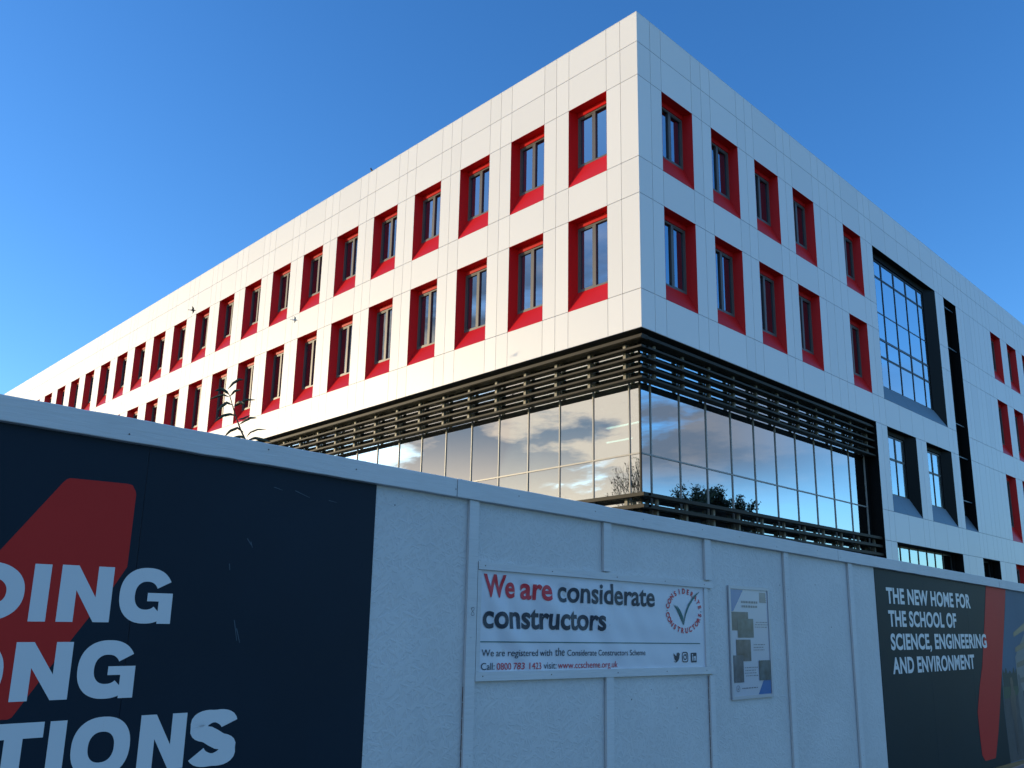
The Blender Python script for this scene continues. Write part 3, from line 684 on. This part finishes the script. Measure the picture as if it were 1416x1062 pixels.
def ragged(x0, x1, zb, zt, am, n):
    P = [(x0, zb)]
    for i in range(n+1): P.append((x0+(x1-x0)*i/n, zt+random.uniform(-am, am)))
    P.append((x1, zb)); return P
polyobj('picture_paving', [(12.23, .04), (12.205, .72), (12.25, .88), (16.09, .88), (16.09, .04)], D2+.0002, PAVP, PR)
polyobj('picture_lawn', [(12.225, .80), (12.24, .97), (12.8, .97), (13.0, .86)], D2+.0004, GRSP, PR)
polyobj('picture_trees', ragged(12.262, 12.95, .95, 1.15, .05, 22), D2+.0006, TREEP, PR)
polyobj('picture_building', [(12.80, .88), (12.80, 1.32), (13.27, 1.64), (14.6, 2.0), (16.05, 2.05), (16.05, .90)], D2+.0008, BLDP, PR)
for k in range(4):
    z = .98+.20*k; polyobj('picture_windows', [(12.83, z), (12.83, z+.06), (13.5, z+.10+.05*k), (16.0, z+.2+.12*k*.9), (16.0, z+.08+.12*k*.9), (13.5, z+.02+.04*k)], D2+.0010, WINP, PR)
def figure(t, z, h, col):
    o = [(0, 0), (.05, .02), (.06, .42), (.09, .48), (.10, .80), (.06, .84), (.045, .87), (.06, .92), (.04, .98), (0, 1.0), (-.04, .98), (-.055, .92), (-.04, .87), (-.07, .77), (-.11, .74), (-.10, .46), (-.06, .43), (-.06, .02)]
    polyobj('picture_person', [(t+a*h, z+b*h) for a, b in o], D2+.0012, col, PR)
figure(12.56, .12, .95, PERP); figure(12.86, .10, 1.0, mat('print_person_pale', (.10, .10, .10), .6, var=.5, varscale=9)); figure(13.4, .15, .85, PERP)
polyobj('red_shape', [(12.02, 2.285), (12.735, 2.272), (12.50, 1.72), (12.252, 1.154), (12.05, .72), (11.907, .421), (11.735, .137), (11.40, .134), (11.314, .207), (11.300, .45), (11.300, .70), (11.45, 1.0), (11.603, 1.245), (11.812, 1.747)], D2+.0015, VRED, RM)
for body, a, b, z0, z1, ref in (('THE NEW HOME FOR', 9.085, 11.41, 1.928, 2.098, 'H'), ('THE SCHOOL OF', 9.095, 10.91, 1.688, 1.858, 'H'), ('SCIENCE, ENGINEERING', 9.105, 11.82, 1.446, 1.616, 'E'), ('AND ENVIRONMENT', 9.105, 11.355, 1.202, 1.372, 'E')):
    text_obj('lettering', body, a, b, z0, z1, D2+.0018, VWHITE, RM, bold=.034, ref=ref, space=1.05)

# considerate constructors banner
BN = thing('banner', 'white cloth banner reading We are considerate constructors between timber rails', 'banner', tuple(TF(4.6, 0, 1.4)))
def wav(t, z):
    u = t-3.5; v = z-1.35
    e = min(1, max(0, u/.06))*min(1, max(0, (2.30-u)/.06))*min(1, max(0, v/.03+.25))*min(1, max(0, (.60-v)/.04))
    q = u+.9*v
    a = .0030*math.sin(q*13+1.5*math.sin(3.1*v+u))+.0022*math.sin(q*24+2*math.sin(u*4)+1)+.0014*math.sin((u-.4*v)*33)
    amp = .55+.45*math.sin(u*2.1+.6)
    return .0085+e*(a*amp*1.7+.0012*math.sin(v*30+u*3))
mb = MB(); NX, NZ = 150, 40
for i in range(NX+1):
    for j in range(NZ+1):
        t = 3.494+(5.808-3.494)*i/NX; z = bz(1.372)(t)+(1.992-1.372)*j/NZ; mb.v.append(tuple(TF(t, wav(t, z), z)))
for i in range(NX):
    for j in range(NZ): k = i*(NZ+1)+j; mb.f.append((k, k+NZ+1, k+NZ+2, k+1)); mb.m.append(0)
link('cloth', mb.mesh('cloth', CLOTH, recalc=False, smooth=True), BN)
DB = .0036; SL = -.0098
T_ = lambda body, a, b, z0, z1, m, bold, ref: text_obj('lettering', body, a, b, z0, z1, DB, m, BN, bold=bold, ref=ref, slope=SL, wave=wav, space=1.0)
T_('We', 3.521, 3.780, 1.822, 1.965, INK_R, .026, 'W'); T_('are', 3.833, 4.112, 1.815, 1.918, INK_R, .026, 'a')
T_('considerate', 4.170, 5.187, 1.810, 1.910, INK_N, .020, 'n'); T_('constructors', 3.522, 4.640, 1.634, 1.738, INK_N, .026, 'n')
T_('We are registered with', 3.521, 4.120, 1.466, 1.507, INK_N, .0, 'W'); T_('the', 4.145, 4.235, 1.460, 1.502, INK_N, .0, 't'); T_('Considerate Constructors Scheme', 4.262, 5.070, 1.459, 1.498, INK_N, .0, 'C')
T_('Call:', 3.515, 3.622, 1.386, 1.428, INK_N, .0, 'C'); T_('0800 783 1423', 3.641, 4.020, 1.384, 1.425, INK_R, .0, '0'); T_('visit:', 4.045, 4.160, 1.380, 1.408, INK_N, 0, 'v'); T_('www.ccscheme.org.uk', 4.175, 4.768, 1.379, 1.407, INK_R, 0, 'w')
def strokeb(P, wd, m, name, par=None, taper=None, lift=0):
    mb = MB(); n = len(P)
    for i, p in enumerate(P):
        a, b = P[max(i-1, 0)], P[min(i+1, n-1)]; dx, dz = b[0]-a[0], b[1]-a[1]; l = math.hypot(dx, dz) or 1; w_ = (wd if taper is None else taper[i])/2
        for s in (1, -1): t, z = p[0]-dz/l*w_*s, p[1]+dx/l*w_*s; mb.v.append(tuple(TF(t, wav(t, z)+DB+lift, z)))
    for i in range(n-1): mb.f.append((2*i, 2*i+1, 2*i+3, 2*i+2)); mb.m.append(0)
    return link(name, mb.mesh(name, m, recalc=False), par or BN)
strokeb([(3.498+.0575*i, 1.553-.0098*.0575*i) for i in range(41)][:40], .006, INK_T, 'printed_rule')
# ring of letters: CONSIDERATE over, CONSTRUCTORS under, tick in the middle
EM = link('emblem', None, BN, tuple(TF(5.545, 0, 1.78)))
def ringtext(body, a0, a1, rx, rz, flip):
    n = len(body); cx, cz = 5.545, 1.779
    for i, ch in enumerate(body):
        a = R(a0+(a1-a0)*i/(n-1)); V, FF = text_raw(ch, .03)
        x0 = min(p[0] for p in V); x1 = max(p[0] for p in V); y0, y1 = -.02, .71; h = .040; sc_ = h/(y1-y0)
        ux, uz = math.cos(a), math.sin(a)       # radial
        if flip: ux, uz = -ux, -uz
        tx, tz = uz, -ux; mb = MB()
        for X_, Y_ in V:
            lx = (X_-(x0+x1)/2)*sc_*.95; ly = (Y_-y0)*sc_-h/2
            t = cx+math.cos(a)*rx+tx*lx+ux*ly; z = cz+math.sin(a)*rz+tz*lx+uz*ly
            mb.v.append(tuple(TF(t, wav(t, z)+DB+.001, z)))
        mb.f = FF; mb.m = [0]*len(FF); link('letter', mb.mesh('ring_letter', INK_R, recalc=False), EM)
ringtext('CONSIDERATE', 168, 12, .205, .150, False); ringtext('CONSTRUCTORS', 192, 348, .205, .150, True)
for (s_) in (-1, 1):
    strokeb([(5.545+s_*.213, 1.776), (5.545+s_*.213+.008, 1.776)], .008, INK_T, 'printed_dot', EM)
for k, off in enumerate((0, .022, .044)):
    L_ = [(5.415+off*.9, 1.822-off*.15), (5.46+off*.8, 1.785-off*.2), (5.500+off*.55, 1.735), (5.532+off*.15, 1.676+off*.7)]
    R_ = [(5.535+off*.15, 1.672+off*.7), (5.558+off*.25, 1.745+off*.55), (5.60+off*.1, 1.815+off*.3), (5.66-off*.1, 1.872+off*.1), (5.745-off*1.2, 1.930-off*.5)]
    strokeb(L_, .01, INK_T, 'tick_stroke', EM, [.003, .012, .013, .006], .0004*k); strokeb(R_, .01, INK_T, 'tick_stroke', EM, [.006, .013, .014, .012, .004], .0004*k+.0012)
def disc(cx, cz, r, m, name, par, wave=True, rx=None, lift=0, n=14):
    mb = MB()
    for k in range(n): a = 2*math.pi*k/n; t, z = cx+math.cos(a)*(rx or r), cz+math.sin(a)*r; mb.v.append(tuple(TF(t, wav(t, z)+DB+lift, z)))
    mb.f = [tuple(range(n))]; mb.m = [0]; return link(name, mb.mesh(name, m, recalc=False), par)
def bpoly(P, m, name, lift=0, par=None):
    mb = MB(); mb.v = [tuple(TF(t, wav(t, z)+DB+lift, z)) for t, z in P]; mb.f = [tuple(range(len(P)))]; mb.m = [0]; me = mb.mesh(name, m, recalc=False)
    bm = bmesh.new(); bm.from_mesh(me); bmesh.ops.triangulate(bm, faces=bm.faces); bm.to_mesh(me); bm.free(); return link(name, me, par or BN)
bird_ = [(0, .16), (.22, .10), (.42, .12), (.30, .22), (.12, .28), (.25, .32), (.08, .48), (.20, .48), (.04, .70), (.06, .90), (.28, .68), (.50, .62), (.50, .82), (.62, .94), (.80, .94), (.90, .86), (1.0, .90), (.94, .78), (1.0, .76), (.90, .66), (.86, .42), (.70, .18), (.45, .04), (.2, .04)]
bpoly([(5.397+a*.082, 1.392+b*.078) for a, b in bird_], INK_N, 'bird_icon')
def rrect(x0, x1, z0, z1, r, n=4):
    P = []
    for cx, cz, a0 in ((x1-r, z1-r, 0), (x0+r, z1-r, 90), (x0+r, z0+r, 180), (x1-r, z0+r, 270)):
        for k in range(n+1): a = R(a0+90*k/n); P.append((cx+math.cos(a)*r, cz+math.sin(a)*r))
    return P
IC = link('camera_icon', None, BN, tuple(TF(5.54, 0, 1.43)))
P = rrect(5.508, 5.578, 1.396, 1.466, .018); strokeb(P+[P[0]], .008, INK_N, 'icon_outline', IC)
P = [(5.543+math.cos(R(a))*.018, 1.431+math.sin(R(a))*.018) for a in range(0, 361, 30)]; strokeb(P, .008, INK_N, 'icon_ring', IC); disc(5.563, 1.452, .004, INK_N, 'icon_dot', IC)
IN_ = link('square_icon', None, BN, tuple(TF(5.65, 0, 1.43)))
bpoly(rrect(5.618, 5.690, 1.390, 1.462, .006), INK_N, 'icon_square', 0, IN_)
bpoly([(5.632, 1.402), (5.642, 1.402), (5.642, 1.436), (5.632, 1.436)], CLOTH, 'icon_letter', .001, IN_); disc(5.637, 1.446, .006, CLOTH, 'icon_dot', IN_, lift=.001)
bpoly([(5.650, 1.402), (5.660, 1.402), (5.660, 1.424), (5.668, 1.428), (5.670, 1.402), (5.680, 1.402), (5.679, 1.432), (5.669, 1.438), (5.660, 1.434), (5.650, 1.436)], CLOTH, 'icon_letter', .0012, IN_)
# pencilled 8 on the batten
mb = MB(); P = [(3.431+math.sin(a)*.011*(1 if a < 2*math.pi else 1), 1.732+math.sin(a/1.0)*0+.0) for a in (0,)]
pts8 = [(3.431+.012*math.sin(2*u), 1.732+.024*math.cos(u)) for u in [2*math.pi*i/28 for i in range(29)]]
for i in range(28):
    a, b = pts8[i], pts8[i+1]; dx, dz = b[0]-a[0], b[1]-a[1]; l = math.hypot(dx, dz); nx, nz = -dz/l*.0012, dx/l*.0012
    flat(mb, [(a[0]-nx, a[1]-nz), (b[0]-nx, b[1]-nz), (b[0]+nx, b[1]+nz), (a[0]+nx, a[1]+nz)], .0226)
link('pen_mark', mb.mesh('pen_mark', INK_N, recalc=False), HB)

# framed poster
PO = thing('poster', 'framed notice poster with small photos and blue corners on the white boards', 'poster', tuple(TF(6.45, 0, 1.1)))
SILV = mat('anodised_frame', (.40, .41, .45), .4, .5, metal=.2); PAPER = mat('poster_paper', (.46, .47, .52), .25, .4)
PBLUE = mat('print_blue', (.045, .14, .34), .22, .5); PGREY = mat('print_grey_text', (.18, .19, .22), .25)
px0, px1, pz0, pz1 = 6.150, 6.766, 1.085, 2.0
mb = MB(); mb.box(TF, px0+.01, px1-.01, .003, .010, pz0+.01, pz1-.01); link('sheet', mb.mesh('sheet', PAPER), PO)
for a, b, c, d in ((px0, px1, pz1-.026, pz1), (px0, px1, pz0, pz0+.026), (px0, px0+.026, pz0+.026, pz1-.026), (px1-.026, px1, pz0+.026, pz1-.026)):
    mb = MB(); mb.box(TF, a, b, .004, .018, c, d); link('frame', mb.mesh('frame', SILV), PO)
def pp(P, m, name, l=0): return polyobj(name, P, .0112+l, m, PO)
pp([(6.178, 1.97), (6.37, 1.97), (6.215, 1.79), (6.178, 1.79)], PBLUE, 'blue_corner'); pp([(6.738, 1.113), (6.542, 1.113), (6.628, 1.226), (6.738, 1.25)], PBLUE, 'blue_corner')
phm = [mat('photo_print_a', (.07, .085, .11), .25, var=1.0, varscale=11), mat('photo_print_b', (.06, .09, .11), .25, var=1.0, varscale=13), mat('photo_print_c', (.08, .085, .10), .25, var=1.0, varscale=15)]
for i, (a, b, c, d) in enumerate(((6.186, 6.43, 1.634, 1.786), (6.268, 6.504, 1.576, 1.731), (6.238, 6.45, 1.385, 1.560), (6.188, 6.33, 1.218, 1.434), (6.563, 6.737, 1.225, 1.388))):
    pp([(a, c), (b, c), (b, d), (a, d)], phm[i % 3], 'photo', .0009*i+.0005)
def lines(a, b, z, n, dz, h, cut=.0):
    for k in range(n):
        mb = MB(); x = a+random.uniform(0, cut)
        while x < b-random.uniform(0, cut)-.01:
            l = random.uniform(.012, .04); flat(mb, [(x, z-k*dz), (min(x+l, b), z-k*dz), (min(x+l, b), z-k*dz+h), (x, z-k*dz+h)], .0124); x += l+.008
        link('text_line', mb.mesh('line', PGREY, recalc=False), PO)
lines(6.333, 6.580, 1.860, 1, .04, .018); lines(6.340, 6.575, 1.824, 1, .04, .018); lines(6.526, 6.732, 1.70, 3, .020, .006, .02); lines(6.485, 6.670, 1.515, 3, .022, .006, .02); lines(6.346, 6.546, 1.330, 4, .022, .006, .02); lines(6.30, 6.53, 1.166, 1, .02, .008)
pp([(6.615, 1.87), (6.715, 1.87), (6.715, 1.955), (6.615, 1.955)], PGREY, 'heading'); lines(6.615, 6.72, 1.905, 3, .018, .006, .01)
mb = MB(); 
for k in range(20):
    a, b = R(k*18), R((k+1)*18); flat(mb, [(6.243+math.cos(q)*r_, 1.17+math.sin(q)*r_) for q, r_ in ((a, .026), (b, .026), (b, .022), (a, .022))], .0124)
flat(mb, [(6.230, 1.175), (6.241, 1.155), (6.262, 1.192), (6.242, 1.166)], .0128); link('tick_badge', mb.mesh('badge', PGREY, recalc=False), PO)

# ------------------------------------------------------------------ sapling behind the hoarding
LEAF = mat('leaf', (.020, .032, .012), .45, .4, var=.35, varscale=9); STEM = mat('stem', (.035, .03, .018), .7)
def unproj(px, py, dep):       # the ray through a photo pixel met at a depth, used once to measure the sprig
    v = F+RX*((px-786.68)/1205.51)-UY*((py-595.84)/1205.51); return CAM+v*dep
PL = thing('sapling', 'thin leafy sprig rising behind the top of the hoarding left of centre', 'plant', (0, 0, 0))
dep = 4.9
SP = [(345, 640), (341, 612), (333, 595), (325, 573), (318, 548), (314, 540)]
sp3 = [unproj(x, y, dep) for x, y in SP]
mb = MB(); base = Vector((sp3[0].x-.05, sp3[0].y+.1, 0)); mid = Vector((sp3[0].x-.03, sp3[0].y+.03, 1.4))
chain = [base, mid]+sp3
for i in range(len(chain)-1): r = lambda k: .009-.0011*k; mb.tube(chain[i], chain[i+1], r(i), r(i+1), 7)
link('stem', mb.mesh('stem', STEM), PL)
def leaf_mesh(P, wd, side):
    """leaf blade along a spine of 3-D points, folded a little at the midrib"""
    mb = MB(); n = len(P)
    for i, p in enumerate(P):
        u = i/(n-1); w_ = wd*(math.sin(math.pi*min(1, u*.93+.03))**.8); a = P[max(i-1, 0)]; b = P[min(i+1, n-1)]; d = (b-a).normalized(); s = d.cross(side).normalized(); wob = .12*math.sin(i*2.1)
        mb.v += [tuple(p+(s*.62+side*(.55+wob))*w_), tuple(p), tuple(p-(s*.62-side*(.45-wob))*w_)]
    for i in range(n-1):
        for j in (0, 1): k = i*3+j; mb.f.append((k, k+1, k+4, k+3)); mb.m.append(0)
    return mb
leaves = [([(315, 538), (322, 530), (330, 525), (337, 525)], .016), ([(317, 546), (311, 541), (305, 538), (297, 541)], .020), ([(318, 548), (324, 541), (333, 539)], .014),
          ([(317, 549), (308, 546), (298, 549), (290, 552)], .014), ([(321, 560), (313, 557), (306, 562), (300, 569)], .018), ([(323, 562), (332, 557), (341, 553), (353, 553)], .014),
          ([(326, 575), (318, 573), (308, 575), (296, 584)], .017), ([(324, 562), (330, 557), (338, 558)], .022), ([(331, 587), (338, 582), (346, 578), (355, 578)], .015), ([(329, 580), (336, 579), (346, 574)], .012),
          ([(337, 598), (328, 592), (318, 596), (310, 604)], .016), ([(341, 604), (346, 598), (356, 594), (368, 594)], .010), ([(340, 607), (333, 604), (326, 605), (318, 607)], .018), ([(342, 609), (352, 606), (362, 608), (374, 611)], .018)]
for P, wd in leaves:
    q = []
    for i in range(len(P)-1):
        for k in range(3): u = k/3; q.append((P[i][0]*(1-u)+P[i+1][0]*u, P[i][1]*(1-u)+P[i+1][1]*u))
    q.append(P[-1]); dd = random.uniform(-.06, .06)
    P3 = [unproj(x, y, dep+dd*i/len(q)) for i, (x, y) in enumerate(q)]
    link('leaf', leaf_mesh(P3, wd*.78, (F+Vector((0, 0, .2))).normalized()).mesh('leaf', LEAF, recalc=False), PL)

# ------------------------------------------------------------------ birds
BIRD = mat('dark_feathers', (.02, .02, .024), .6); GULL = mat('white_feathers', (.75, .75, .76), .6)
def body_mesh(pts, m, wings=None, seg=8):
    mb = MB()
    rings = []
    for p, r in pts:
        i = len(mb.v); rings.append(i)
        for k in range(seg): a = 2*math.pi*k/seg; mb.v.append((p[0], p[1]+math.cos(a)*r, p[2]+math.sin(a)*r))
    for a, b in zip(rings[:-1], rings[1:]):
        for k in range(seg): mb.f.append((a+k, a+(k+1) % seg, b+(k+1) % seg, b+k)); mb.m.append(0)
    mb.f.append(tuple(range(rings[0], rings[0]+seg))); mb.f.append(tuple(range(rings[-1], rings[-1]+seg))); mb.m += [0, 0]
    return mb
def flying_bird(label, px, py, depth, span, m, heading, bank):
    p = unproj(px, py, depth); o = thing('flying_bird', label, 'bird', tuple(p))
    rot = Matrix.Rotation(heading, 4, 'Z') @ Matrix.Rotation(bank, 4, 'X')
    s = span
    mb = body_mesh([((-.30*s, 0, 0), .02*s), ((-.2*s, 0, 0), .035*s), ((-.05*s, 0, 0), .07*s), ((.1*s, 0, .0), .065*s), ((.18*s, 0, .015*s), .045*s), ((.23*s, 0, .02*s), .035*s), ((.29*s, 0, .01*s), .006*s)], m)
    me = mb.mesh('body', m, smooth=True); me.transform(rot); link('body', me, o, tuple(p))
    for sd_ in (1, -1):
        mb = MB(); W_ = [(.10, .0, .02), (.12, .22, .10), (.06, .36, .09), (-.06, .52, .04), (-.04, .36, .085), (-.04, .2, .095), (-.08, .0, .02)]
        up = [(a*s, b*s*sd_, c*s) for a, b, c in W_]; dn = [(a*s, b*s*sd_, c*s-.006) for a, b, c in W_]; n = len(up)
        mb.v = up+dn; mb.f = [tuple(range(n)), tuple(range(2*n-1, n-1, -1))]+[(i, n+i, n+(i+1) % n, (i+1) % n) for i in range(n)]; mb.m = [0]*(n+2)
        me = mb.mesh('wing', m); me.transform(rot); link('wing', me, o, tuple(p))
    mb = MB(); mb.v = [(-.2*s, .02*s, 0), (-.2*s, -.02*s, 0), (-.42*s, -.05*s, 0), (-.42*s, .05*s, 0)]; mb.f = [(0, 1, 2, 3)]; mb.m = [0]
    me = mb.mesh('tail', m, recalc=False); me.transform(rot); link('tail', me, o, tuple(p))
flying_bird('small dark bird gliding in front of the top row of windows', 266.5, 429, 30, .36, BIRD, R(60), R(-25))
flying_bird('small white gull flying between the two rows of windows', 407.5, 442.5, 28, .34, GULL, R(60), R(-20))
# perched crow on the parapet
p = Vector((-13.55, -.0+.12, ZT+.03)); v_ = None
best = min(((abs((786.68+1205.51*((Vector((-s, .12, ZT+.2))-CAM).dot(RX)/(Vector((-s, .12, ZT+.2))-CAM).dot(F)))-514.5)), s) for s in [x*.02 for x in range(300, 1600)])
p.x = -best[1]
cr = thing('perched_bird', 'black crow perched on the white parapet against the sky', 'bird', tuple(p))
mb = body_mesh([((.20, 0, -.005), .012), ((.12, 0, .05), .035), ((.04, 0, .10), .062), ((-.03, 0, .16), .062), ((-.07, 0, .22), .045), ((-.085, 0, .265), .036), ((-.11, 0, .29), .026), ((-.17, 0, .285), .004)], BIRD)
link('body', mb.mesh('body', BIRD, smooth=True), cr, tuple(p))
for sd_ in (.025, -.025):
    mb = MB(); mb.tube((0, sd_, .07), (.0, sd_, .0), .006, .005, 5); mb.tube((.0, sd_, .004), (-.04, sd_, .003), .004, .003, 5); link('leg', mb.mesh('leg', BIRD), cr, tuple(p))

# ------------------------------------------------------------------ trees across the yard and road (seen in the glass)
BARK = mat('bark', (.06, .045, .035), .9, var=.3, varscale=6, bump=.01, bumpscale=20)
FOL = mat('dark_foliage', (.030, .050, .018), .6, .3, var=.5, varscale=1.2); FOL2 = mat('autumn_foliage', (.10, .085, .03), .6, .3, var=.5, varscale=2)
def tree(name, label, loc, h, spread, nleaf, leafsize, fol, seed, depth=5, up=.55, group=None):
    rnd = random.Random(seed); root = thing(name, label, 'tree', loc, group); tb = MB(); tips = []
    def grow(p, d, l, r, k):
        n = 3
        for i in range(n):
            d = (d+Vector((rnd.gauss(0, .11), rnd.gauss(0, .11), rnd.gauss(.03, .05)))).normalized(); q = p+d*l/n
            tb.tube(p, q, r*(1-.22*i/n), r*(1-.22*(i+1)/n), 6 if k > 2 else 4)
            if k <= 3: tips.append((q, l))
            p = q
        if k == 0: return
        r2 = r*.78*.72
        for j in range(rnd.choice((2, 3, 3)) if k > 1 else 3):
            a = rnd.uniform(0, 2*math.pi); s = Vector((math.cos(a), math.sin(a), 0)); nd = (d*up+s*rnd.uniform(.35, .75)*spread+Vector((0, 0, .18))).normalized()
            grow(p, nd, l*rnd.uniform(.68, .86), r2, k-1)
    grow(Vector((0, 0, 0)), Vector((0, 0, 1)), h*.30, h*.022, depth)
    me = tb.mesh('trunk', BARK, recalc=False); zs = max(v.co.z for v in me.vertices); me.transform(Matrix.Scale(h/zs, 4)); link('trunk', me, root, loc)
    cb_ = MB(); f = h/zs
    for i in range(nleaf):
        p, l = rnd.choice(tips); p = p*f+Vector((rnd.gauss(0, .16), rnd.gauss(0, .16), rnd.gauss(0, .14)))*min(l*f, 1.6)*.9
        a = Vector((rnd.gauss(0, 1), rnd.gauss(0, 1), rnd.gauss(0, 1))).normalized(); b_ = a.orthogonal().normalized()*leafsize*rnd.uniform(.6, 1.3); a = a*leafsize*.6*rnd.uniform(.6, 1.3)
        cb_.quad(p-b_, p+a*.7, p+b_, p-a*.7)
    link('crown', cb_.mesh('crown', fol, recalc=False), root, loc, )
    return root
tree('bare_tree', 'tall bare autumn tree mirrored beside the glazed corner', (-19.9, -25.5, 0), 12.8, .38, 1300, .085, FOL2, 3, 6)
tree('dense_tree', 'dark bushy tree mirrored low in the shaded corner glazing', (13.2, 22.5, 0), 9.9, .42, 16000, .12, FOL, 11, 5, .4)
tree('dense_tree', 'smaller dark tree mirrored further right in the shaded glazing', (27, 44, 0), 6.4, 1.0, 9000, .12, FOL, 5, 5, .4)

for o in bpy.data.objects:
    if '_w' in o: del o['_w']
